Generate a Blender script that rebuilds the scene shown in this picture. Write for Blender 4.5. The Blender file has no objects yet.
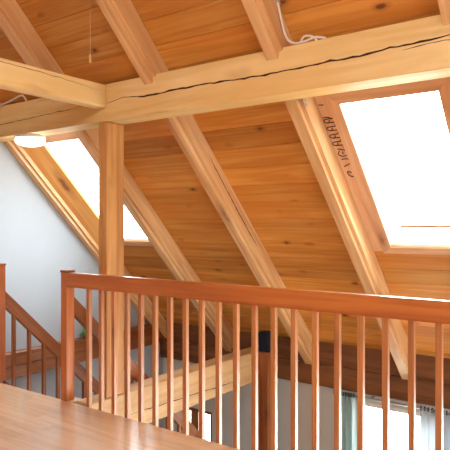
import bpy, bmesh, math, random
from mathutils import Vector, Matrix
random.seed(7)
SC = bpy.context.scene
COL = SC.collection
H = 1.41                      # eye height above the loft floor; z values below are written relative to the eye
A = math.radians(36.1)        # view direction, turned left of +Y
T = 1.02                      # roof pitch (tan)
TH = math.atan(T)
Y0, Z0 = 3.19, 1.065          # rafter underside passes through here
DZ = 0.275                    # rafter depth, vertical
YE = 5.76                     # inner face of the wall plate
XL, XR = -5.29, 3.2           # gable walls
LOW = -3.95                   # lower floor
def zb(y): return Z0 - (y - Y0) * T
def ztop(y): return zb(y) + DZ

# ------------------------------------------------------------------ materials
def new_mat(name):
    m = bpy.data.materials.new(name); m.use_nodes = True
    nt = m.node_tree; nt.nodes.clear()
    out = nt.nodes.new('ShaderNodeOutputMaterial')
    return m, nt, out
def N(nt, t, **kw):
    n = nt.nodes.new(t)
    for k, v in kw.items(): setattr(n, k, v)
    return n
def L(nt, a, b): nt.links.new(a, b)
def math_node(nt, op, a, b=None, c=None):
    n = N(nt, 'ShaderNodeMath', operation=op)
    for i, v in enumerate((a, b, c)):
        if v is None: continue
        if isinstance(v, (int, float)): n.inputs[i].default_value = v
        else: L(nt, v, n.inputs[i])
    return n.outputs[0]
def mix_col(nt, fac, a, b, blend='MIX'):
    n = N(nt, 'ShaderNodeMix', data_type='RGBA', blend_type=blend)
    if isinstance(fac, (int, float)): n.inputs[0].default_value = fac
    else: L(nt, fac, n.inputs[0])
    for i, v in ((6, a), (7, b)):
        if isinstance(v, tuple): n.inputs[i].default_value = (*v, 1)
        else: L(nt, v, n.inputs[i])
    return n.outputs[2]
def ramp(nt, fac, stops):
    r = N(nt, 'ShaderNodeValToRGB')
    el = r.color_ramp.elements
    while len(el) < len(stops): el.new(0.5)
    for e, (p, c) in zip(el, stops):
        e.position = p; e.color = (c, c, c, 1) if isinstance(c, (int, float)) else (*c, 1)
    L(nt, fac, r.inputs[0])
    return r.outputs[0]

def wood(name, light, dark, knot, grain=16.0, rough=0.5, plank=None, tone=0.0, knots=(1.9, 5.5), bump=0.25, coat=0.0, spec=0.3, warm=None, joint=None, kr=1.0, cr=0.16):
    """grain runs along local X; plank = board width across local Y, tone = how far boards differ"""
    m, nt, out = new_mat(name)
    tc = N(nt, 'ShaderNodeTexCoord'); oi = N(nt, 'ShaderNodeObjectInfo')
    sep = N(nt, 'ShaderNodeSeparateXYZ'); L(nt, tc.outputs['Object'], sep.inputs[0])
    rnd = math_node(nt, 'MULTIPLY', oi.outputs['Random'], 37.0)
    x, y, z = sep.outputs
    boardval = None
    if plank:
        idx = math_node(nt, 'FLOOR', math_node(nt, 'DIVIDE', y, plank))
        if joint:
            wn0 = N(nt, 'ShaderNodeTexWhiteNoise', noise_dimensions='1D'); L(nt, idx, wn0.inputs['W'])
            seg = math_node(nt, 'FLOOR', math_node(nt, 'DIVIDE', math_node(nt, 'ADD', x, math_node(nt, 'MULTIPLY', wn0.outputs[0], joint)), joint))
            idx = math_node(nt, 'ADD', idx, math_node(nt, 'MULTIPLY', seg, 17.3))
        wn = N(nt, 'ShaderNodeTexWhiteNoise', noise_dimensions='1D'); L(nt, idx, wn.inputs['W'])
        boardval = wn.outputs[0]
        rnd = math_node(nt, 'ADD', rnd, math_node(nt, 'MULTIPLY', boardval, 23.0))
    cb = N(nt, 'ShaderNodeCombineXYZ')
    L(nt, math_node(nt, 'ADD', x, rnd), cb.inputs[0]); L(nt, math_node(nt, 'ADD', y, rnd), cb.inputs[1]); L(nt, z, cb.inputs[2])
    def mapped(sx, sy):
        mp = N(nt, 'ShaderNodeMapping'); mp.inputs['Scale'].default_value = (sx, sy, sy); L(nt, cb.outputs[0], mp.inputs[0]); return mp.outputs[0]
    n1 = N(nt, 'ShaderNodeTexNoise'); n1.inputs['Scale'].default_value = 1; n1.inputs['Detail'].default_value = 5; n1.inputs['Distortion'].default_value = 0.9
    L(nt, mapped(0.9, grain), n1.inputs['Vector'])
    n2 = N(nt, 'ShaderNodeTexNoise'); n2.inputs['Scale'].default_value = 1; n2.inputs['Detail'].default_value = 3
    L(nt, mapped(0.8, 4.5), n2.inputs['Vector'])
    g = ramp(nt, n1.outputs[0], [(0.38, 0.0), (0.61, 1.0)])
    b = ramp(nt, n2.outputs[0], [(0.3, 0.0), (0.7, 1.0)])
    f = math_node(nt, 'ADD', math_node(nt, 'MULTIPLY', g, 0.58), math_node(nt, 'MULTIPLY', b, 0.42))
    col = mix_col(nt, f, dark, light)
    if warm:
        n3 = N(nt, 'ShaderNodeTexNoise'); n3.inputs['Scale'].default_value = 1.1; n3.inputs['Detail'].default_value = 2; L(nt, cb.outputs[0], n3.inputs['Vector'])
        col = mix_col(nt, math_node(nt, 'MULTIPLY', ramp(nt, n3.outputs[0], [(0.4, 0.0), (0.65, 1.0)]), 0.6), col, warm)
    if boardval is not None and tone:
        col = mix_col(nt, 1.0, col, ramp(nt, boardval, [(0.0, 1 - tone), (1.0, 1.0)]), 'MULTIPLY')
    vo = N(nt, 'ShaderNodeTexVoronoi', feature='F1'); vo.inputs['Scale'].default_value = 1
    nd = N(nt, 'ShaderNodeTexNoise'); nd.inputs['Scale'].default_value = 9; L(nt, cb.outputs[0], nd.inputs['Vector'])
    va = N(nt, 'ShaderNodeVectorMath', operation='MULTIPLY_ADD')
    va.inputs[1].default_value = (0.16, 0.16, 0.16); L(nt, nd.outputs['Color'], va.inputs[0]); L(nt, mapped(*knots), va.inputs[2])
    L(nt, va.outputs[0], vo.inputs['Vector'])
    sc = N(nt, 'ShaderNodeSeparateColor'); L(nt, vo.outputs['Color'], sc.inputs[0])
    keep = math_node(nt, 'GREATER_THAN', sc.outputs[0], 0.5)
    kf = math_node(nt, 'MULTIPLY', ramp(nt, vo.outputs['Distance'], [(0.07 * kr, 0.9), (0.13 * kr, 0.35), (0.27 * kr, 0.0)]), keep)
    col = mix_col(nt, kf, col, knot)
    p = N(nt, 'ShaderNodeBsdfPrincipled')
    L(nt, col, p.inputs['Base Color'])
    p.inputs['Roughness'].default_value = rough; p.inputs['Specular IOR Level'].default_value = spec
    p.inputs['Coat Weight'].default_value = coat; p.inputs['Coat Roughness'].default_value = cr
    bp = N(nt, 'ShaderNodeBump'); bp.inputs['Strength'].default_value = bump; bp.inputs['Distance'].default_value = 0.01
    L(nt, n1.outputs[0], bp.inputs['Height']); L(nt, bp.outputs[0], p.inputs['Normal'])
    L(nt, p.outputs[0], out.inputs[0])
    return m
def plain(name, col, rough=0.6, metal=0.0, noise=0.06, scale=6.0, spec=0.3, emit=None, trans=0.0):
    m, nt, out = new_mat(name)
    tc = N(nt, 'ShaderNodeTexCoord'); n = N(nt, 'ShaderNodeTexNoise'); n.inputs['Scale'].default_value = scale; n.inputs['Detail'].default_value = 4
    L(nt, tc.outputs['Object'], n.inputs['Vector'])
    c2 = tuple(max(0, c * (1 - 2 * noise)) for c in col)
    p = N(nt, 'ShaderNodeBsdfPrincipled')
    L(nt, mix_col(nt, n.outputs[0], c2, col), p.inputs['Base Color'])
    p.inputs['Roughness'].default_value = rough; p.inputs['Metallic'].default_value = metal; p.inputs['Specular IOR Level'].default_value = spec
    if emit:
        p.inputs['Emission Color'].default_value = (*emit[0], 1); p.inputs['Emission Strength'].default_value = emit[1]
    if trans:
        t = N(nt, 'ShaderNodeBsdfTranslucent'); L(nt, mix_col(nt, n.outputs[0], c2, col), t.inputs[0])
        mx = N(nt, 'ShaderNodeMixShader'); mx.inputs[0].default_value = trans
        L(nt, p.outputs[0], mx.inputs[1]); L(nt, t.outputs[0], mx.inputs[2]); L(nt, mx.outputs[0], out.inputs[0])
    else: L(nt, p.outputs[0], out.inputs[0])
    return m
def glass_mat():
    m, nt, out = new_mat('window_glass')
    t = N(nt, 'ShaderNodeBsdfTransparent'); t.inputs[0].default_value = (0.97, 0.985, 0.98, 1)
    g = N(nt, 'ShaderNodeBsdfGlossy'); g.inputs['Roughness'].default_value = 0.02
    fr = N(nt, 'ShaderNodeFresnel'); fr.inputs[0].default_value = 1.45
    mx = N(nt, 'ShaderNodeMixShader'); L(nt, math_node(nt, 'MULTIPLY', fr.outputs[0], 0.6), mx.inputs[0]); L(nt, t.outputs[0], mx.inputs[1]); L(nt, g.outputs[0], mx.inputs[2])
    L(nt, mx.outputs[0], out.inputs[0])
    return m

M = {}
M['board'] = wood('pine_boards', (0.84, 0.43, 0.095), (0.55, 0.19, 0.028), (0.12, 0.026, 0.008), grain=17, rough=0.45, plank=0.20, tone=0.30, knots=(4.0, 7.6), warm=(0.66, 0.22, 0.030), kr=1.1)
M['rafter'] = wood('rafter_pine', (0.84, 0.57, 0.28), (0.48, 0.22, 0.075), (0.22, 0.08, 0.03), grain=13, rough=0.40, spec=0.5, coat=0.35, cr=0.3, knots=(1.1, 4.0), warm=(0.62, 0.33, 0.13))
M['beam'] = wood('beam_pine', (0.82, 0.63, 0.315), (0.62, 0.41, 0.155), (0.25, 0.09, 0.03), grain=11, rough=0.6, knots=(1.5, 4.2), kr=1.1, warm=(0.68, 0.41, 0.13))
M['tie'] = wood('tie_pine', (0.62, 0.40, 0.19), (0.46, 0.26, 0.105), (0.2, 0.08, 0.03), grain=11, rough=0.6, knots=(1.0, 3.2))
M['post'] = wood('post_pine', (0.64, 0.33, 0.105), (0.38, 0.15, 0.042), (0.18, 0.06, 0.02), grain=13, rough=0.55, knots=(1.6, 5.0))
M['rail'] = wood('stained_rail', (0.52, 0.16, 0.030), (0.34, 0.082, 0.014), (0.14, 0.035, 0.01), grain=20, rough=0.35, knots=(1.4, 6.0), coat=0.45, cr=0.3)
M['baluster'] = wood('stained_baluster', (0.50, 0.195, 0.055), (0.29, 0.09, 0.022), (0.18, 0.05, 0.016), grain=34, rough=0.42, knots=(2.0, 9.0), coat=0.5, cr=0.32, spec=0.35)
M['stair'] = wood('stained_stair', (0.34, 0.115, 0.036), (0.20, 0.058, 0.017), (0.12, 0.03, 0.01), grain=20, rough=0.4, knots=(1.6, 6.0), coat=0.15)
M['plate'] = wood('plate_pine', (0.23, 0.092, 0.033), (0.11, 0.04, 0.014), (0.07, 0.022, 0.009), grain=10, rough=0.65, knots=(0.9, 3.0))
M['casing'] = wood('casing_pine', (0.74, 0.45, 0.26), (0.60, 0.33, 0.17), (0.25, 0.09, 0.04), grain=16, rough=0.5, knots=(1.2, 4.0))
M['lining'] = wood('lining_pine', (0.78, 0.42, 0.13), (0.64, 0.29, 0.08), (0.25, 0.09, 0.03), grain=16, rough=0.45, knots=(1.0, 4.0))
M['floor'] = wood('laminate_floor', (0.72, 0.46, 0.265), (0.55, 0.31, 0.15), (0.40, 0.2, 0.1), grain=18, rough=0.30, plank=0.13, tone=0.16, knots=(0.5, 3.0), bump=0.03, coat=0.8, cr=0.2, spec=0.5, joint=1.3)
M['crack'] = plain('drying_crack', (0.055, 0.022, 0.008), 0.9)
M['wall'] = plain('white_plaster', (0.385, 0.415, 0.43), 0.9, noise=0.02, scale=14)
M['grey_wall'] = plain('grey_plaster', (0.58, 0.60, 0.58), 0.9, noise=0.02, scale=14)
M['lowfloor'] = wood('lower_boards', (0.74, 0.62, 0.48), (0.62, 0.50, 0.36), (0.45, 0.3, 0.18), plank=0.14, tone=0.15, joint=1.4)
M['glass'] = glass_mat()
M['white_frame'] = plain('white_paint', (0.82, 0.82, 0.80), 0.4)
M['steel'] = plain('grey_steel', (0.55, 0.54, 0.52), 0.35, metal=0.9)
M['conduit'] = plain('grey_conduit', (0.55, 0.53, 0.50), 0.45)
M['cable'] = plain('pale_cable', (0.74, 0.70, 0.62), 0.5)
M['cord'] = plain('cotton_cord', (0.55, 0.38, 0.22), 0.8)
M['toggle'] = wood('turned_toggle', (0.75, 0.42, 0.14), (0.6, 0.3, 0.1), (0.4, 0.2, 0.06), grain=60)
M['lampglass'] = plain('opal_glass', (0.9, 0.88, 0.84), 0.3, emit=((1.0, 0.95, 0.88), 9.0))
M['lampbase'] = plain('lamp_base', (0.75, 0.73, 0.70), 0.4)
M['curtain'] = plain('teal_curtain', (0.66, 0.82, 0.82), 0.85, trans=0.5)
M['curtain_pale'] = plain('pale_curtain', (0.76, 0.83, 0.88), 0.85, trans=0.5)
M['dark_plastic'] = plain('dark_plastic', (0.02, 0.026, 0.04), 0.4)
M['speaker_cloth'] = plain('speaker_cloth', (0.012, 0.016, 0.028), 0.9, noise=0.3, scale=200)
M['ink'] = plain('marker_ink', (0.07, 0.03, 0.022), 0.8)
M['leaf'] = plain('plant_leaf', (0.10, 0.26, 0.05), 0.5, noise=0.25, scale=20)
M['pot'] = plain('clay_pot', (0.35, 0.12, 0.05), 0.8)
M['soil'] = plain('potting_soil', (0.03, 0.02, 0.012), 0.95)

# ------------------------------------------------------------------ helpers
def props(o, label=None, cat=None, group=None, kind=None):
    if label: o['label'] = label
    if cat: o['category'] = cat
    if group: o['group'] = group
    if kind: o['kind'] = kind
    return o
def empty(name, loc, label=None, cat=None, group=None, kind=None):
    o = bpy.data.objects.new(name, None); COL.objects.link(o); o.location = loc; o.empty_display_size = 0.1
    return props(o, label, cat, group, kind)
def V(x, y, z): return Vector((x, y, z + H))     # eye-relative height -> world
def frame(xdir, zdir=None):
    x = Vector(xdir).normalized()
    up = Vector(zdir) if zdir else (Vector((0, 0, 1)) if abs(x.z) < 0.95 else Vector((0, 1, 0)))
    y = up.cross(x).normalized(); z = x.cross(y)
    return Matrix((x, y, z)).transposed()
def link_bm(name, bm, mats, parent=None, rot=None, org=None, smooth=False):
    """bm is in world coordinates; rot/org give the object its own axes (grain along local X)"""
    org = Vector(org) if org is not None else Vector((0, 0, 0))
    if rot is None: rot = Matrix.Identity(3)
    mw = Matrix.Translation(org) @ rot.to_4x4()
    bmesh.ops.recalc_face_normals(bm, faces=bm.faces)
    bm.transform(mw.inverted())
    me = bpy.data.meshes.new(name); bm.to_mesh(me); bm.free()
    for m in (mats if isinstance(mats, (list, tuple)) else [mats]): me.materials.append(m)
    if smooth:
        for p in me.polygons: p.use_smooth = True
    o = bpy.data.objects.new(name, me); COL.objects.link(o)
    if parent:
        o.parent = parent
        o.matrix_parent_inverse = Matrix.Identity(4)
        o.matrix_local = Matrix.Translation(-parent.location) @ mw if parent.parent is None and parent.rotation_euler[:] == (0, 0, 0) and parent.type == 'EMPTY' else parent_world(parent).inverted() @ mw
    else: o.matrix_world = mw
    WM[o.name] = mw
    return o
WM = {}
def parent_world(p): return WM.get(p.name, Matrix.Translation(p.location))
def add_hexa(bm, c, mi=0):
    vs = [bm.verts.new(v) for v in c]
    for f in ((0, 1, 2, 3), (4, 7, 6, 5), (0, 4, 5, 1), (1, 5, 6, 2), (2, 6, 7, 3), (3, 7, 4, 0)):
        bm.faces.new([vs[i] for i in f]).material_index = mi
    return vs
def add_box(bm, x0, x1, y0, y1, z0, z1, mi=0):
    return add_hexa(bm, [V(x0, y0, z0), V(x1, y0, z0), V(x1, y1, z0), V(x0, y1, z0), V(x0, y0, z1), V(x1, y0, z1), V(x1, y1, z1), V(x0, y1, z1)], mi)
def bevel_all(bm, w, seg=1, edges=None):
    bmesh.ops.bevel(bm, geom=list(edges if edges is not None else bm.edges), offset=w, segments=seg, affect='EDGES', clamp_overlap=True)
def box(name, x0, x1, y0, y1, z0, z1, mat, parent=None, along='X', bev=0.004):
    bm = bmesh.new(); add_box(bm, x0, x1, y0, y1, z0, z1)
    if bev: bevel_all(bm, bev)
    d = {'X': (1, 0, 0), 'Y': (0, 1, 0), 'Z': (0, 0, 1)}[along]
    return link_bm(name, bm, mat, parent, frame(d), V((x0 + x1) / 2, (y0 + y1) / 2, (z0 + z1) / 2))
def prism_yz(bm, poly, x0, x1):
    a = [bm.verts.new(V(x0, y, z)) for y, z in poly]; b = [bm.verts.new(V(x1, y, z)) for y, z in poly]
    bm.faces.new(a); bm.faces.new(b[::-1])
    n = len(poly)
    for i in range(n): bm.faces.new((a[i], b[i], b[(i + 1) % n], a[(i + 1) % n]))
    return a, b
SLOPE = Vector((0, math.cos(TH), -math.sin(TH)))
UPN = Vector((0, math.sin(TH), math.cos(TH)))
SR = frame(SLOPE, UPN)
def tube(bm, pts, r, seg=8, mi=0, closed=False):
    pts = [Vector(p) for p in pts]; rings = []
    n = len(pts)
    for i, p in enumerate(pts):
        d = (pts[min(i + 1, n - 1)] - pts[max(i - 1, 0)]) if not closed else pts[(i + 1) % n] - pts[i - 1]
        d.normalize()
        u = d.cross(Vector((0, 0, 1)))
        if u.length < 0.05: u = d.cross(Vector((1, 0, 0)))
        u.normalize(); w = d.cross(u)
        rings.append([bm.verts.new(p + (u * math.cos(t) + w * math.sin(t)) * r) for t in (2 * math.pi * k / seg for k in range(seg))])
    for i in range(n if closed else n - 1):
        a, b = rings[i], rings[(i + 1) % n]
        for k in range(seg): bm.faces.new((a[k], a[(k + 1) % seg], b[(k + 1) % seg], b[k])).material_index = mi
    if not closed:
        bm.faces.new(rings[0]).material_index = mi; bm.faces.new(rings[-1][::-1]).material_index = mi
def lathe(bm, c, prof, seg=32):
    rings = [[bm.verts.new(Vector(c) + Vector((r * math.cos(t), r * math.sin(t), z))) for t in (2 * math.pi * k / seg for k in range(seg))] for r, z in prof]
    for a, b in zip(rings, rings[1:]):
        for k in range(seg): bm.faces.new((a[k], a[(k + 1) % seg], b[(k + 1) % seg], b[k]))
    bm.faces.new(rings[0]); bm.faces.new(rings[-1])
def smooth_path(pts, n=8):
    pts = [Vector(p) for p in pts]; out = []
    for i in range(len(pts) - 1):
        p0, p1, p2, p3 = pts[max(i - 1, 0)], pts[i], pts[i + 1], pts[min(i + 2, len(pts) - 1)]
        for k in range(n):
            t = k / n
            out.append(0.5 * ((2 * p1) + (p2 - p0) * t + (2 * p0 - 5 * p1 + 4 * p2 - p3) * t * t + (3 * p1 - p0 - 3 * p2 + p3) * t ** 3))
    out.append(pts[-1]); return out
def crack_strip(bm, pts, w0, normal, mi=1, lift=0.0012, seed=1):
    """a jagged drying crack lying in a timber face"""
    rng = random.Random(seed)
    P = []
    for a, b in zip(pts, pts[1:]):
        a, b = Vector(a), Vector(b); k = max(2, int((b - a).length / 0.04))
        P += [a.lerp(b, i / k) + Vector((0, 0, rng.uniform(-1, 1) * 0.004)) for i in range(k)]
    P.append(Vector(pts[-1]))
    nrm = Vector(normal); prev = None
    for i, p in enumerate(P):
        e = min(i, len(P) - 1 - i) / len(P)
        w = w0 * min(1, 0.25 + e * 5) * rng.uniform(0.55, 1.2) * 0.5
        d = (P[min(i + 1, len(P) - 1)] - P[max(i - 1, 0)]).normalized(); s = nrm.cross(d)
        cur = (bm.verts.new(p + s * w + nrm * lift), bm.verts.new(p - s * w + nrm * lift))
        if prev: bm.faces.new((prev[0], cur[0], cur[1], prev[1])).material_index = mi
        prev = cur

# ------------------------------------------------------------------ roof
RX = [-5.28, -4.185, -3.084, -1.988, -0.878, 0.22, 1.32, 2.42]    # first side of each rafter
RW = 0.118
OPEN = [(-4.96, -4.30, 3.655, 4.65), (-1.695, -1.035, 3.655, 4.65), (0.50, 1.16, 3.655, 4.65), (1.60, 2.26, 3.655, 4.65)]    # skylight openings; the last two are unseen, added for light
RIDGE = 0.62
for k in range(2, 7):           # upper row of roof windows, unseen above the frame, added to light the floor
    xm = (RX[k] + RW + RX[k + 1]) / 2; OPEN.append((xm - 0.33, xm + 0.33, 0.95, 2.15))
BW = 0.20
def slope_cells(bm, x0, x1, ys, ye, opens, off, thick, step=None, gap=0.0):
    """boards lying on the slope, rows down the slope, cut around the openings"""
    cuts = {ys, ye}
    for o in opens: cuts |= {o[2], o[3]}
    if step:
        dy = step * math.cos(TH); k = math.floor((ys - Y0) / dy)
        while Y0 + k * dy < ye:
            if Y0 + k * dy > ys: cuts.add(Y0 + k * dy)
            k += 1
    cuts = sorted(cuts)
    edges_open = {o[2] for o in opens} | {o[3] for o in opens}
    for a, b in zip(cuts, cuts[1:]):
        mid = (a + b) / 2
        spans = [(x0, x1)]
        for o in opens:
            if o[2] < mid < o[3]:
                spans = [s for p, q in spans for s in ((p, min(q, o[0])), (max(p, o[1]), q)) if s[1] - s[0] > 1e-4]
        ga = 0 if a in edges_open else gap; gb = 0 if b in edges_open else gap
        for p, q in spans:
            c = []
            for lift in (off, off + thick):
                for (x, y) in ((p, a + ga), (q, a + ga), (q, b - gb), (p, b - gb)):
                    c.append(V(x, y, zb(y) + lift))
            add_hexa(bm, c)
bm = bmesh.new()
def grown(g): return [(a - g, b + g, c - g, d + g) for a, b, c, d in OPEN]
slope_cells(bm, XL - 0.15, XR + 0.15, RIDGE, 5.95, grown(0.035), DZ, 0.03, BW, 0.0032)
slope_cells(bm, XL - 0.15, XR + 0.15, RIDGE - 0.02, 6.6, grown(0.13), DZ + 0.034, 0.05)
roof = link_bm('ceiling', bm, M['board'], None, frame((1, 0, 0), UPN), V(0, Y0, zb(Y0) + DZ))
props(roof, 'sloping ceiling of knotty orange pine boards', kind='structure')
# far half of the roof, behind the viewer; its skylight hole is added for light
bm = bmesh.new()
zr = ztop(RIDGE) + 0.02
BO = (-0.8, 1.6, -1.7, -0.9)
def zback(y): return zr - (RIDGE - y) * T
for (p, q, a, b) in ((XL - .15, BO[0], -3.3, RIDGE), (BO[1], XR + .15, -3.3, RIDGE), (BO[0], BO[1], -3.3, BO[2]), (BO[0], BO[1], BO[3], RIDGE)):
    add_hexa(bm, [V(p, a, zback(a)), V(q, a, zback(a)), V(q, b, zback(b)), V(p, b, zback(b)), V(p, a, zback(a) + .08), V(q, a, zback(a) + .08), V(q, b, zback(b) + .08), V(p, b, zback(b) + .08)])
rb = link_bm('ceiling_back', bm, M['board'], None, frame((1, 0, 0), Vector((0, -math.sin(TH), math.cos(TH)))), V(0, -1, zback(-1)))
props(rb, kind='structure')

PUR = [(3.19, 0.838), (3.39, 0.838), (3.39, 0.985), (3.255, 1.134), (3.19, 1.134)]
def make_rafter(i, label):
    x0 = RX[i]; x1 = x0 + RW
    e = 0.002
    poly = [(RIDGE + 0.03, zb(RIDGE + 0.03)), (Y0 - e, zb(Y0 - e)), (Y0 - e, 1.134 + e), (3.257, 1.134 + e), (3.39 + e, 0.985 + e), (3.39 + e, zb(3.39 + e)),
            (YE - 0.002, zb(YE - 0.002)), (YE - 0.002, ztop(YE) - 0.004), (RIDGE + 0.03, ztop(RIDGE + 0.03) - 0.004)]
    bm = bmesh.new(); a, b = prism_yz(bm, poly, x0, x1)
    bm.edges.ensure_lookup_table()
    low = []
    for s, t in ((0, 1), (5, 6)): low.append(bm.edges.get((b[s], b[t])))
    bevel_all(bm, 0.032, 4, low)
    if i == 2: crack_strip(bm, [V(x1, y, zb(y) + dd) for y, dd in ((3.82, .185), (3.98, .165), (4.15, .16), (4.35, .15), (4.58, .155))], 0.010, (1, 0, 0), seed=21)
    o = link_bm('rafter', bm, [M['rafter'], M['crack']], None, SR, V((x0 + x1) / 2, (0.62 + YE) / 2, zb(3.2)))
    props(o, label, 'rafter', 'sloping rafters under the board ceiling')
    return o
RL = ['pine rafter running down tight against the white gable wall',
      'pine rafter passing behind the timber post at the smaller skylight, its low end dark',
      'bare pine rafter crossing the boards midway between the two skylights',
      'bright edged pine rafter next to the large skylight whose casing bears handwriting',
      'pine rafter beyond the large skylight, only its end showing above the purlin']
RL += ['pine rafter at the near side of the added third roof window', 'pine rafter between the added third and fourth roof windows', 'pine rafter past the added fourth roof window by the far gable']
for i, t in enumerate(RL): make_rafter(i, t)

# purlin with its long drying crack
bm = bmesh.new(); prism_yz(bm, PUR, XL + 0.005, XR - 0.005); bevel_all(bm, 0.004)
def face_pts(pts, y): return [V(x, y, z) for x, z in pts]
crack_strip(bm, face_pts([(-3.500, 0.981), (-3.431, 0.988), (-3.318, 1.007), (-3.20, 0.990), (-3.133, 0.981), (-2.876, 0.985), (-2.59, 0.989), (-2.326, 0.985), (-2.042, 0.976), (-1.746, 0.981), (-1.541, 0.991), (-1.35, 0.988), (-1.17, 1.002), (-1.001, 1.005), (-0.843, 1.012), (-0.6, 1.01)], 3.19), 0.013, (0, -1, 0), seed=4)
crack_strip(bm, face_pts([(-1.1, 0.975), (-0.95, 0.985), (-0.75, 0.99)], 3.19), 0.005, (0, -1, 0), seed=5)
crack_strip(bm, face_pts([(-5.2, 0.95), (-4.99, 0.956), (-4.37, 0.973), (-4.065, 0.982), (-3.8, 0.989)], 3.19), 0.006, (0, -1, 0), seed=6)
props(link_bm('purlin', bm, [M['beam'], M['crack']], None, frame((1, 0, 0)), V(-1, 3.29, 0.99)),
      'massive pine purlin with a long black drying crack carrying the rafters', 'beam')
# timber post under the purlin
bm = bmesh.new(); add_box(bm, -3.605, -3.508, 3.192, 3.388, -1.398, 0.834); bevel_all(bm, 0.005)
props(link_bm('timber_post', bm, M['post'], None, frame((0, 0, 1), (0, 1, 0)), V(-3.56, 3.29, -0.28)),
      'thick square pine post standing behind the railing and carrying the purlin', 'post')
# collar beam coming towards the viewer and butting on the purlin
bm = bmesh.new(); add_box(bm, -3.615, -3.505, -0.6, 3.187, 0.943, 1.127); bevel_all(bm, 0.008)
crack_strip(bm, [V(-3.505, 1.2, 1.10), V(-3.505, 2.238, 1.10), V(-3.505, 2.471, 1.097), V(-3.505, 2.73, 1.092), V(-3.505, 3.1, 1.066)], 0.004, (1, 0, 0), seed=8)
props(link_bm('collar_tie', bm, [M['beam'], M['crack']], None, frame((0, 1, 0)), V(-3.56, 1.3, 1.03)),
      'pale horizontal pine tie resting above the post and butting into the purlin', 'beam')
# tie beam at floor level from post to eaves
bm = bmesh.new(); add_box(bm, -3.68, -3.50, 3.022, 5.74, -1.735, -1.402); bevel_all(bm, 0.008)
crack_strip(bm, [V(-3.50, 3.388, -1.589), V(-3.50, 3.816, -1.605), V(-3.50, 4.356, -1.625), V(-3.50, 5.07, -1.655)], 0.008, (1, 0, 0), seed=9)
props(link_bm('tie_timber', bm, [M['tie'], M['crack']], None, frame((0, 1, 0)), V(-3.59, 4.4, -1.57)),
      'bright floor level pine tie running from post to eaves, seen through the balusters', 'beam')
# wall plate: two courses
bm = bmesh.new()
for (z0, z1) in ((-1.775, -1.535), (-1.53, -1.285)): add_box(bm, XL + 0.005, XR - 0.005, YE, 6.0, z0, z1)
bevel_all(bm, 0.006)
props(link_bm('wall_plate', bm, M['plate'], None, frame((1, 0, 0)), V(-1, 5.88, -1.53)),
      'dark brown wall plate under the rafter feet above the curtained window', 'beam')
# post under the tie at the eaves
bm = bmesh.new(); add_box(bm, -3.498, -3.335, 5.37, 5.56, LOW + 0.002, -1.402); bevel_all(bm, 0.006)
props(link_bm('eaves_post', bm, M['stair'], None, frame((0, 0, 1), (0, 1, 0)), V(-3.42, 5.46, -2.8)),
      'dark backlit post from the lower storey with a small speaker on its top', 'post')
# timber on the gable wall
bm = bmesh.new(); add_box(bm, XL + 0.001, XL + 0.10, 1.5, 5.755, -1.56, -1.30); bevel_all(bm, 0.006)
crack_strip(bm, [V(XL + .10, 3.2, -1.45), V(XL + .10, 3.7, -1.43), V(XL + .10, 4.2, -1.44)], 0.007, (1, 0, 0), seed=11)
props(link_bm('wall_timber', bm, [M['stair'], M['crack']], None, frame((0, 1, 0)), V(XL + .05, 3.6, -1.43)),
      'reddish brown timber laid level along the white gable wall behind the stair railing', 'beam')

# ------------------------------------------------------------------ floors and walls
def struct(o, label=None): return props(o, label, kind='structure')
bm = bmesh.new()
add_box(bm, XL + 0.003, XR - .003, -3.2, 2.985, H * -1 - 0.22, -H)
add_box(bm, -3.84, -3.684, 2.985, 3.10, -H - 0.22, -H)
struct(link_bm('floor', bm, M['floor'], None, frame((1, 0, 0)), V(-1, 0, -H)), 'glossy tan wood laminate loft floor')
bm = bmesh.new(); add_box(bm, XL - .2, XR + .2, -3.4, 6.1, LOW - 0.2, LOW)
struct(link_bm('floor_lower', bm, M['lowfloor'], None, frame((1, 0, 0)), V(0, 0, LOW)), 'wooden floor of the lower storey')
def gable(name, xa, xb, win=None):
    bm = bmesh.new()
    def poly(ps): prism_yz(bm, ps, xa, xb)
    top = [(6.1, ztop(6.1) + .02), (RIDGE, ztop(RIDGE) + .03), (-3.4, zback(-3.4) + .02)]
    if not win: poly([(-3.4, LOW), (6.1, LOW)] + top)
    else:
        (a, b), levels = win
        poly([(-3.4, LOW), (a, LOW), (a, ztop(a)), (RIDGE, ztop(RIDGE)), (-3.4, zback(-3.4))])
        poly([(b, LOW), (6.1, LOW), (6.1, ztop(6.1)), (b, ztop(b))])
        z = LOW
        for c, d in levels:
            poly([(a, z), (b, z), (b, c), (a, c)]); z = d
        poly([(a, z), (b, z), (b, ztop(b)), (a, ztop(a))])
    return struct(link_bm(name, bm, M['wall']))
gable('wall_left', XL - 0.15, XL)['label'] = 'white plastered gable wall under the slope beside the stairs'
GW = ((3.9, 5.2), ((-3.4, -1.75),))  # unseen gable window opening, added to bring in light from the right
gable('wall_right', XR, XR + 0.15, GW)
W3 = (-4.93, -4.45, -3.4, -2.38)      # x0, x1, z0, z1
W4 = (-2.49, -1.60, -3.4, -1.88)
W5 = (-1.45, 1.2, -3.4, -1.88)  # eaves window out of view, made wide to let in more light
bm = bmesh.new()
xs = [XL - .15, W3[0], W3[1], W4[0], W4[1], W5[0], W5[1], XR + .15]
YW0, YW1 = 5.82, 6.02
for i in range(len(xs) - 1):
    w = {1: W3, 3: W4, 5: W5}.get(i)
    if not w: add_box(bm, xs[i], xs[i + 1], YW0, YW1, LOW, -1.70)
    else:
        add_box(bm, xs[i], xs[i + 1], YW0, YW1, LOW, w[2]); add_box(bm, xs[i], xs[i + 1], YW0, YW1, w[3], -1.70)
struct(link_bm('wall_front', bm, M['grey_wall']), 'pale grey eaves wall below the wall plate')
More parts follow.
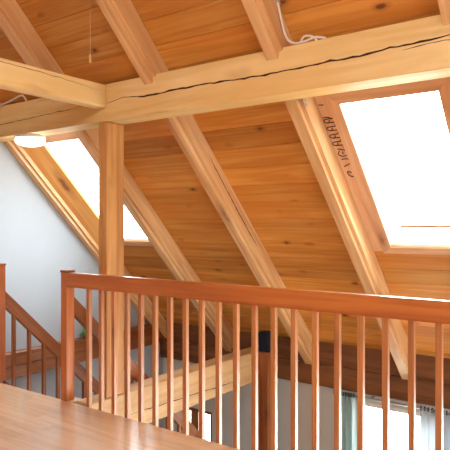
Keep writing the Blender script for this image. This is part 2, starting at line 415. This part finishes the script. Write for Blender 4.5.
bm = bmesh.new(); add_box(bm, XL - .15, XR + .15, -3.4, -3.2, LOW, zback(-3.3) + .02)
struct(link_bm('wall_back', bm, M['casing'], None, frame((1, 0, 0), (0, 1, 0)), V(-1, -3.2, 0)))

# ------------------------------------------------------------------ skylights and windows
def slope_box(name, x0, x1, ya, yb, lo, hi, mat, parent, along, bev=0.004):
    bm = bmesh.new()
    add_hexa(bm, [V(x, y, zb(y) + l) for l in (lo, hi) for x, y in ((x0, ya), (x1, ya), (x1, yb), (x0, yb))])
    if bev: bevel_all(bm, bev)
    return link_bm(name, bm, mat, parent, SR if along == 'Y' else frame((1, 0, 0), UPN), V((x0 + x1) / 2, (ya + yb) / 2, zb((ya + yb) / 2) + (lo + hi) / 2))
def skylight(n, op, r_left, label):
    x0, x1, ya, yb = op
    lft, rgt = RX[r_left] + RW + 0.002, RX[r_left + 1] - 0.002
    t = empty(f'window_{n}', V((x0 + x1) / 2, (ya + yb) / 2, zb((ya + yb) / 2) + DZ), label, kind='structure')
    lo, hi = DZ - 0.040, DZ - 0.001
    cm = M['casing']
    if n == 1:      # splayed lining between the wall rafter and the opening
        bm = bmesh.new()
        add_hexa(bm, [V(x, y, zb(y) + l) for e in (0, 0.03) for x, y, l in ((lft, ya - .16, .10 + e), (x0, ya - .16, lo - .002 + e), (x0, yb + .055, lo - .002 + e), (lft, yb + .055, .10 + e))])
        side = link_bm('casing', bm, M['lining'], t, SR, V(lft, ya, zb(ya) + .2))
    else: side = slope_box('lining', lft, x0 - 0.087, ya - 0.20, yb + 0.055, DZ - 0.018, hi, M['casing'], t, 'Y', 0.002)
    f, fb = 0.085, 0.048
    slope_box('lining', x1 + 0.087, rgt, ya - 0.20, yb + 0.055, DZ - 0.018, hi, M['casing'], t, 'Y', 0.002)
    fy = f * math.cos(TH)
    out = [(x0 - f, ya - fy), (x1 + f, ya - fy), (x1 + f, yb + fb), (x0 - f, yb + fb)]
    inn = [(x0, ya), (x1, ya), (x1, yb), (x0, yb)]
    for k in range(4):            # mitred frame round the opening
        if n == 1 and k == 3: continue
        q = (k + 1) % 4; bm = bmesh.new()
        add_hexa(bm, [V(x, y, zb(y) + l) for l in (lo, hi) for x, y in (out[k], out[q], inn[q], inn[k])]); bevel_all(bm, 0.0015)
        link_bm('casing', bm, cm, t, SR if k % 2 else frame((1, 0, 0), UPN), V(out[k][0], out[k][1], zb(out[k][1]) + lo))
    slope_box('pane', x0, x1, ya, yb, DZ - 0.026, DZ - 0.019, M['glass'], t, 'X', 0)
    return t, side
sky1, _ = skylight(1, OPEN[0], 0, 'roof window beside the white gable wall, partly hidden by the post')
sky2, side2 = skylight(2, OPEN[1], 3, 'large roof window with pink pine casing and marker writing')
skylight(6, OPEN[2], 5, None); skylight(7, OPEN[3], 6, None)  # out-of-view skylights, added as extra daylight from the right
for k in range(2, 7): skylight(6 + k, OPEN[2 + k], k, None)  # added overhead windows, never in view, that light the loft floor
# marker scribble along the casing of the large skylight
bm = bmesh.new(); rng = random.Random(3)
def on_casing(s, c):          # s metres down the slope from the top, c metres across from the rafter
    y = 3.66 + s * math.cos(TH)
    return V(RX[3] + RW + c, y, zb(y) + DZ - 0.018) - UPN * 0.0012
def stroke(pts, r=0.0042): tube(bm, smooth_path([on_casing(s, c) for s, c in pts], 6), r, 5)
stroke([(0.0, 0.015), (0.005, 0.05)]); stroke([(0.11, 0.012), (0.11, 0.05), (0.13, 0.07)])
s = 0.12
for k in range(4):
    stroke([(s, 0.088), (s + 0.008, 0.014), (s + 0.034, 0.02), (s + 0.038, 0.09), (s + 0.058, 0.08)])
    stroke([(s + .012, 0.05), (s + 0.03, 0.045), (s + 0.04, 0.03)]); s += 0.068
stroke([(s, 0.03), (s + 0.02, 0.085), (s + 0.06, 0.09), (s + 0.07, 0.05), (s + 0.05, 0.02), (s + 0.02, 0.04)])
stroke([(s + 0.03, 0.06), (s + .05, 0.06)])
stroke([(s + 0.10, 0.03), (s + 0.10, 0.08), (s + 0.14, 0.085), (s + 0.16, 0.05), (s + 0.17, 0.03)])
stroke([(s + 0.23, 0.07), (s + 0.22, 0.04), (s + 0.26, 0.045), (s + 0.27, 0.075)])
link_bm('handwriting', bm, M['ink'], side2)
# loose wires outside the pane of the big skylight, and its handle bar
bm = bmesh.new()
for dx in (0.0, 0.035):
    tube(bm, [V(-1.60 + dx, 3.665, zb(3.665) + DZ - .045), V(-1.59 + dx, 3.75, zb(3.75) + DZ - .05), V(-1.575 + dx, 3.85, zb(3.85) + DZ - .055)], 0.0018, 5)
link_bm('blind_cord', bm, M['cable'], sky2)
slope_box('sash_bar', -1.56, -1.037, 4.475, 4.487, DZ - .040, DZ - .027, M['casing'], sky2, 'X', 0.002)

def wall_window(n, w, mat, mull, trans, label):
    x0, x1, z0, z1 = w
    MW = 0.06 if n == 3 else 0.025
    t = empty(f'window_{n}', V((x0 + x1) / 2, YW0 + 0.06, (z0 + z1) / 2), label, kind='structure')
    f = 0.05; ya, yb = YW0 + 0.03, YW0 + 0.09
    bm = bmesh.new()
    add_box(bm, x0, x0 + f, ya, yb, z0, z1); add_box(bm, x1 - f, x1, ya, yb, z0, z1)
    add_box(bm, x0 + f, x1 - f, ya, yb, z0, z0 + f); add_box(bm, x0 + f, x1 - f, ya, yb, z1 - f, z1)
    link_bm('window_frame', bm, mat, t, frame((0, 0, 1), (0, 1, 0)), V(x0, ya, z0))
    for m in mull:
        bm = bmesh.new(); add_box(bm, m - MW, m + MW, ya + .005, yb - .005, z0 + f, z1 - f)
        link_bm('mullion', bm, mat, t, frame((0, 0, 1), (0, 1, 0)), V(m, ya, z0))
    for tz in trans:
        bm = bmesh.new(); add_box(bm, x0 + f, x1 - f, ya + .008, yb - .008, tz - 0.02, tz + 0.02)
        link_bm('transom', bm, mat, t, frame((1, 0, 0)), V(x0, ya, tz))
    bm = bmesh.new(); add_box(bm, x0 + f, x1 - f, (ya + yb) / 2 - .003, (ya + yb) / 2 + .003, z0 + f, z1 - f)
    link_bm('pane', bm, M['glass'], t, None, V(x0, ya, z0))
    return t
wall_window(3, W3, M['stair'], (-4.76,), (), 'brown framed lower window glimpsed under the bright tie')
wall_window(4, W4, M['white_frame'], (), (), 'bright curtained window in the eaves wall')
wall_window(5, W5, M['white_frame'], (-0.6, 0.3), (), None)

# ------------------------------------------------------------------ railing of the gallery
bal = empty('gallery_railing', V(-1.2, 3.0, -H), 'long reddish brown railing with square balusters along the loft edge', 'railing')
RZ0, RZ1 = -0.495, -0.381
def newel(name, x0, x1, y0, y1, z1, parent):
    bm = bmesh.new(); add_box(bm, x0, x1, y0, y1, -H + 0.001, z1 - 0.02); bevel_all(bm, 0.003)
    o = link_bm(name, bm, M['rail'], parent, frame((0, 0, 1), (0, 1, 0)), V((x0 + x1) / 2, (y0 + y1) / 2, -0.9))
    bm = bmesh.new(); add_box(bm, x0 - .006, x1 + .006, y0 - .006, y1 + .006, z1 - 0.02, z1); bevel_all(bm, 0.005)
    link_bm('post_cap', bm, M['stair'], o, frame((1, 0, 0)), V((x0 + x1) / 2, (y0 + y1) / 2, z1))
    return o
newel('newel_post', -3.80, -3.73, 2.97, 3.052, -0.362, bal)
bm = bmesh.new(); add_box(bm, -3.73, 2.6, 2.972, 3.036, RZ0, RZ1); bevel_all(bm, 0.006, 2)
link_bm('handrail', bm, M['rail'], bal, frame((1, 0, 0)), V(-1, 3.0, -.44))
b0 = box('baluster', -3.512, -3.480, 2.987, 3.019, -H - 0.17, RZ0 + 0.001, M['baluster'], bal, 'Z', 0.002)
for k in range(1, 42):
    c = b0.copy(); COL.objects.link(c); c.parent = bal; c.location.x = b0.location.x + 0.1395 * k

# ------------------------------------------------------------------ stairs
SL = 0.965
def stair_rail(x0, x1, ystart, zstart, yend, own_newel, name, label, first, n):
    t = empty(name, V((x0 + x1) / 2, ystart, -H), label, 'stair railing')
    if own_newel: newel('newel_post', x0 - .04, x1 + .005, 2.968, 3.05, -0.345, t)
    bm = bmesh.new()
    zf = lambda y: zstart - (y - ystart) * SL
    prism_yz(bm, [(ystart, zf(ystart) - .15), (yend, zf(yend) - .15), (yend, zf(yend)), (ystart, zf(ystart))], x0, x1); bevel_all(bm, 0.005)
    d = Vector((0, 1, -SL)); link_bm('handrail', bm, M['stair'], t, frame(d), V((x0 + x1) / 2, ystart, zstart))
    xm = (x0 + x1) / 2
    for k in range(n):
        y = first + 0.165 * k
        bm = bmesh.new(); za = zf(y) - .145; lo = -H + 0.062 - (y - 2.99) * SL
        add_box(bm, xm - .016, xm + .016, y, y + .032, lo, za); bevel_all(bm, 0.002)
        link_bm('baluster', bm, M['stair'], t, frame((0, 0, 1), (0, 1, 0)), V(xm, y, za - .4))
    return t
stair_rail(-4.735, -4.685, 3.05, -0.595, 5.2, True, 'stair_railing', 'dark sloping stair railing running down beside the white gable wall', 3.135, 11)
stair_rail(-3.79, -3.74, 3.056, -0.575, 5.2, False, 'stair_railing', 'dark sloping stair railing starting behind the railing newel and the pine post', 3.21, 11)
st = empty('staircase', V(-4.24, 2.99, -H), 'steep brown wooden stairs dropping from the loft edge beside the gable wall', 'stairs')
for k in range(12):
    y = 2.99 + 0.2 * k; z = -H - 0.193 * (k + 1)
    if z - .04 < LOW: break
    bm = bmesh.new(); add_box(bm, -4.684, -3.845, y + 0.002, y + 0.24, z - 0.04, z); bevel_all(bm, 0.004)
    link_bm('tread', bm, M['stair'], st, frame((1, 0, 0)), V(-4.24, y, z))
for (xa, xb) in ((-4.735, -4.685), (-3.79, -3.745)):
    bm = bmesh.new()
    ya, yb = (3.056 if xa < -4 else 3.105), 5.35
    f = lambda y: -H + 0.06 - (y - 2.99) * SL
    prism_yz(bm, [(ya, f(ya) - .34), (yb, f(yb) - .34), (yb, f(yb)), (ya, f(ya))], xa, xb)
    link_bm('stringer', bm, M['stair'], st, frame((0, 1, -SL)), V(xa, ya, -H))

# ------------------------------------------------------------------ small things
# round lamp under the purlin
t = empty('ceiling_lamp', V(-4.67, 3.30, 0.838), 'lit round white lamp on the underside of the purlin beside the gable wall', 'lamp')
c = V(-4.67, 3.30, 0.838)
bm = bmesh.new(); lathe(bm, c, [(0.135, -0.001), (0.14, -0.02), (0.135, -0.03)]); link_bm('lamp_base', bm, M['lampbase'], t, None, c)
bm = bmesh.new(); lathe(bm, c, [(0.128, -0.030), (0.137, -0.045), (0.130, -0.065), (0.108, -0.083), (0.07, -0.095), (0.025, -0.10)]); link_bm('lamp_shade', bm, M['lampglass'], t, None, c, True)
# pull cord
t = empty('pull_cord', V(-3.25, 2.8, 1.18), 'thin cord with a little wooden toggle hanging from the ceiling boards', 'cord')
bm = bmesh.new(); tube(bm, [V(-3.25, 2.8, 1.235), V(-3.25, 2.8, ztop(2.8))], 0.002, 6); link_bm('cord', bm, M['cord'], t)
bm = bmesh.new(); lathe(bm, V(-3.25, 2.8, 1.175), [(0.006, 0), (0.010, 0.012), (0.009, 0.04), (0.005, 0.062)], 12); link_bm('toggle', bm, M['toggle'], t, frame((0, 0, 1), (0, 1, 0)), V(-3.25, 2.8, 1.18), True)
# conduit and cable beside the rafter near the large skylight
xq = RX[3] + RW + 0.014
pts = [V(xq, y, ztop(y) - 0.03) for y in (1.6, 2.3, 2.9, 3.12)]
bm = bmesh.new(); tube(bm, pts, 0.011, 10)
t = props(link_bm('conduit_pipe', bm, M['conduit'], None, SR, pts[0], True), 'grey cable conduit clipped along a rafter above the crack in the purlin', 'pipe')
bm = bmesh.new()
tube(bm, smooth_path([V(xq, 3.10, ztop(3.10) - .03), V(xq + .004, 3.19, 1.21), V(xq + .05, 3.215, 1.155), V(xq + .13, 3.215, 1.15), V(xq + .20, 3.222, 1.165), V(xq + .27, 3.225, 1.145)], 8), 0.008, 8)
tube(bm, smooth_path([V(xq + .09, 3.22, 1.142), V(xq + .12, 3.225, 1.185), V(xq + .17, 3.228, 1.178), V(xq + .21, 3.225, 1.142)], 8), 0.007, 8)
props(link_bm('loose_cable', bm, M['cable'], None, None, V(xq, 3.2, 1.14), True), 'pale loose cable looping on top of the purlin below the conduit', 'cable')
bm = bmesh.new()
tube(bm, smooth_path([V(-5.05, 3.215, 1.145), V(-4.9, 3.22, 1.17), V(-4.72, 3.225, 1.205), V(-4.66, 3.225, 1.19), V(-4.62, 3.225, 1.142)], 8), 0.009, 8)
props(link_bm('lamp_cable', bm, M['cable'], None, None, V(-4.8, 3.22, 1.14), True), 'short pale cable bent over the purlin above the lit round lamp', 'cable')
# steel eyelets at the top of the rafter by the skylight
bm = bmesh.new()
for (dx, dy, r) in ((0.004, 3.44, .018), (0.012, 3.455, .015), (0.008, 3.475, .014)):
    cy = V(RX[3] + RW + dx, dy, zb(dy) + 0.03)
    tube(bm, [cy + Vector((math.cos(a) * r, math.sin(a) * r * .5, math.sin(a) * r)) for a in (2 * math.pi * k / 14 for k in range(14))], 0.003, 6, 0, True)
props(link_bm('chain_hook', bm, M['steel'], None, None, V(RX[3] + RW, 3.45, zb(3.45)), True), 'tangle of small steel rings on the rafter just under the purlin', 'hook')
# dark speaker on the end of the tie
t = empty('loudspeaker', V(-3.416, 5.46, -1.40), 'small blue black box speaker on top of the dark eaves post', 'speaker')
bm = bmesh.new(); add_box(bm, -3.482, -3.350, 5.40, 5.53, -1.400, -1.185); bevel_all(bm, 0.008, 2); link_bm('cabinet', bm, M['dark_plastic'], t, None, V(-3.6, 5.5, -1.3))
bm = bmesh.new(); add_box(bm, -3.470, -3.362, 5.392, 5.401, -1.388, -1.197); bevel_all(bm, 0.003); link_bm('grille', bm, M['speaker_cloth'], t, None, V(-3.6, 5.43, -1.3))
# plant on the wall timber
pc = V(-5.235, 4.45, -1.30)
t = empty('potted_plant', pc, 'small green leafy plant in a clay pot on the wall timber', 'plant')
bm = bmesh.new(); lathe(bm, pc, [(0.032, 0.001), (0.042, 0.055), (0.044, 0.06), (0.038, 0.06), (0.036, 0.048)], 20); link_bm('pot', bm, M['pot'], t, None, pc, True)
bm = bmesh.new(); rng = random.Random(5)
for k in range(34):
    a = rng.uniform(0, 6.283); l = rng.uniform(.05, .13); up = rng.uniform(.02, .09)
    if math.cos(a) < -0.3: a += math.pi
    b = pc + Vector((0, 0, .045)); m1 = b + Vector((math.cos(a) * l * .5, math.sin(a) * l * .5, up)); tip = b + Vector((math.cos(a) * l, math.sin(a) * l, up * .4 - .02))
    s = Vector((-math.sin(a), math.cos(a), 0)) * .014
    vs = [bm.verts.new(v) for v in (b, m1 + s, tip, m1 - s)]; bm.faces.new(vs)
    if k % 2: 
        v2 = [bm.verts.new(v) for v in (m1, tip + s * .6 + Vector((0, 0, .02)), tip + (tip - m1) * .5, tip - s * .6 + Vector((0, 0, .02)))]; bm.faces.new(v2)
link_bm('foliage', bm, M['leaf'], t, None, pc)
# curtain rod and curtains
CY, CZ = 5.715, -1.80
t = empty('curtain_rod', V(-1.5, CY, CZ), 'thin metal curtain rod under the wall plate above the bright window', 'curtain rod')
bm = bmesh.new(); tube(bm, [V(-2.68, CY, CZ), V(0.5, CY, CZ)], 0.010, 10); link_bm('rod', bm, M['steel'], t, None, V(-1.5, CY, CZ), True)
bm = bmesh.new(); tube(bm, [V(-2.72, CY, CZ), V(-2.68, CY, CZ)], 0.018, 10); link_bm('finial', bm, M['steel'], t, None, V(-2.7, CY, CZ), True)
for x in (-2.30, -0.9):
    bm = bmesh.new(); add_box(bm, x - .008, x + .008, CY + .0105, YW0 - .001, CZ - .008, CZ + .008); link_bm('bracket', bm, M['steel'], t, None, V(x, CY, CZ))
def curtain(x0, x1, waves, mat, label):
    t = empty('curtain', V((x0 + x1) / 2, CY, LOW + .05), label, 'curtain', 'curtains on the eaves window rod')
    bm = bmesh.new(); n = waves * 10; rows = 10; g = []
    for j in range(rows + 1):
        z = CZ - 0.016 - (CZ - .016 - LOW - .06) * j / rows
        g.append([bm.verts.new(V(x0 + (x1 - x0) * i / n + .004 * math.sin(i + j), CY + 0.030 * math.cos(2 * math.pi * waves * i / n) * (1 + .25 * math.sin(j * .7 + i * .3)), z)) for i in range(n + 1)])
    for j in range(rows):
        for i in range(n): bm.faces.new((g[j][i], g[j][i + 1], g[j + 1][i + 1], g[j + 1][i]))
    o = link_bm('curtain_cloth', bm, mat, t, None, V(x0, CY, CZ), True)
    md = o.modifiers.new('thickness', 'SOLIDIFY'); md.thickness = 0.002
    for k in range(waves * 2):
        x = x0 + (x1 - x0) * (k + .5) / (waves * 2)
        bm = bmesh.new(); tube(bm, [V(x, CY + math.cos(a) * .019, CZ + math.sin(a) * .019) for a in (6.2832 * q / 16 for q in range(16))], 0.005, 6, 0, True)
        link_bm('curtain_ring', bm, M['dark_plastic'], t, None, V(x, CY, CZ), True)
curtain(-2.645, -2.47, 3, M['curtain'], 'teal curtain bunched at the rod end beside the grey wall')
curtain(-1.80, -1.45, 5, M['curtain_pale'], 'pale blue curtain bunched on the rod between the two bright windows')

# ------------------------------------------------------------------ light
SKY = 14.0
w = bpy.data.worlds.new('World'); SC.world = w; w.use_nodes = True
nt = w.node_tree; nt.nodes.clear()
out = nt.nodes.new('ShaderNodeOutputWorld'); bg = nt.nodes.new('ShaderNodeBackground')
tc = nt.nodes.new('ShaderNodeTexCoord'); sp = nt.nodes.new('ShaderNodeSeparateXYZ'); L(nt, tc.outputs['Generated'], sp.inputs[0])
cr = ramp(nt, math_node(nt, 'MULTIPLY_ADD', sp.outputs[2], 0.5, 0.5), [(0.47, (1.0, 0.98, 0.96)), (0.52, (0.88, 0.95, 1.0)), (1.0, (0.76, 0.88, 1.0))])
dt = N(nt, 'ShaderNodeVectorMath', operation='DOT_PRODUCT'); L(nt, tc.outputs['Generated'], dt.inputs[0]); dt.inputs[1].default_value = Vector((0.9, 0.15, 0.32)).normalized()
gl = math_node(nt, 'POWER', math_node(nt, 'MAXIMUM', dt.outputs['Value'], 0.0), 3.0)
L(nt, math_node(nt, 'MULTIPLY_ADD', gl, 2.0, SKY), bg.inputs[1])
L(nt, cr, bg.inputs[0])
L(nt, bg.outputs[0], out.inputs[0])
def portal(name, loc, rot, sx, sy):
    l = bpy.data.lights.new(name, 'AREA'); l.shape = 'RECTANGLE'; l.size = sx; l.size_y = sy; l.cycles.is_portal = True
    o = bpy.data.objects.new(name, l); COL.objects.link(o); o.location = loc; o.rotation_euler = rot
    return o
for op in OPEN:
    y = (op[2] + op[3]) / 2
    o = portal('daylight_portal', V((op[0] + op[1]) / 2, y, zb(y) + DZ + .2), (0, 0, 0), op[1] - op[0] + .1, 1.8)
    o.rotation_euler = (-TH, 0, 0)
for wn in (W3, W4, W5):
    portal('daylight_portal', V((wn[0] + wn[1]) / 2, YW1 + .05, (wn[2] + wn[3]) / 2), (-math.pi / 2, 0, 0), wn[1] - wn[0], wn[3] - wn[2])
o = portal('daylight_portal', V((BO[0] + BO[1]) / 2, (BO[2] + BO[3]) / 2, zback((BO[2] + BO[3]) / 2) + .12), (TH, 0, 0), BO[1] - BO[0], 1.9)
for c, d in GW[1]: portal('daylight_portal', V(XR + .2, (GW[0][0] + GW[0][1]) / 2, (c + d) / 2), (0, math.pi / 2, 0), d - c, GW[0][1] - GW[0][0])

# ------------------------------------------------------------------ camera and view
cam = bpy.data.cameras.new('camera'); co = bpy.data.objects.new('camera', cam); COL.objects.link(co)
cam.sensor_width = 36; cam.lens = 577 / 450 * 36; cam.clip_start = 0.05
co.location = (0, 0, H); co.rotation_euler = (math.pi / 2, 0, A)
SC.camera = co
vs = SC.view_settings
SC.display_settings.display_device = 'sRGB'
vs.view_transform = 'Standard'; vs.look = 'None'; vs.gamma = 1.0; vs.use_curve_mapping = False; vs.exposure = 0.6
SC.cycles.max_bounces = 10; SC.cycles.diffuse_bounces = 6
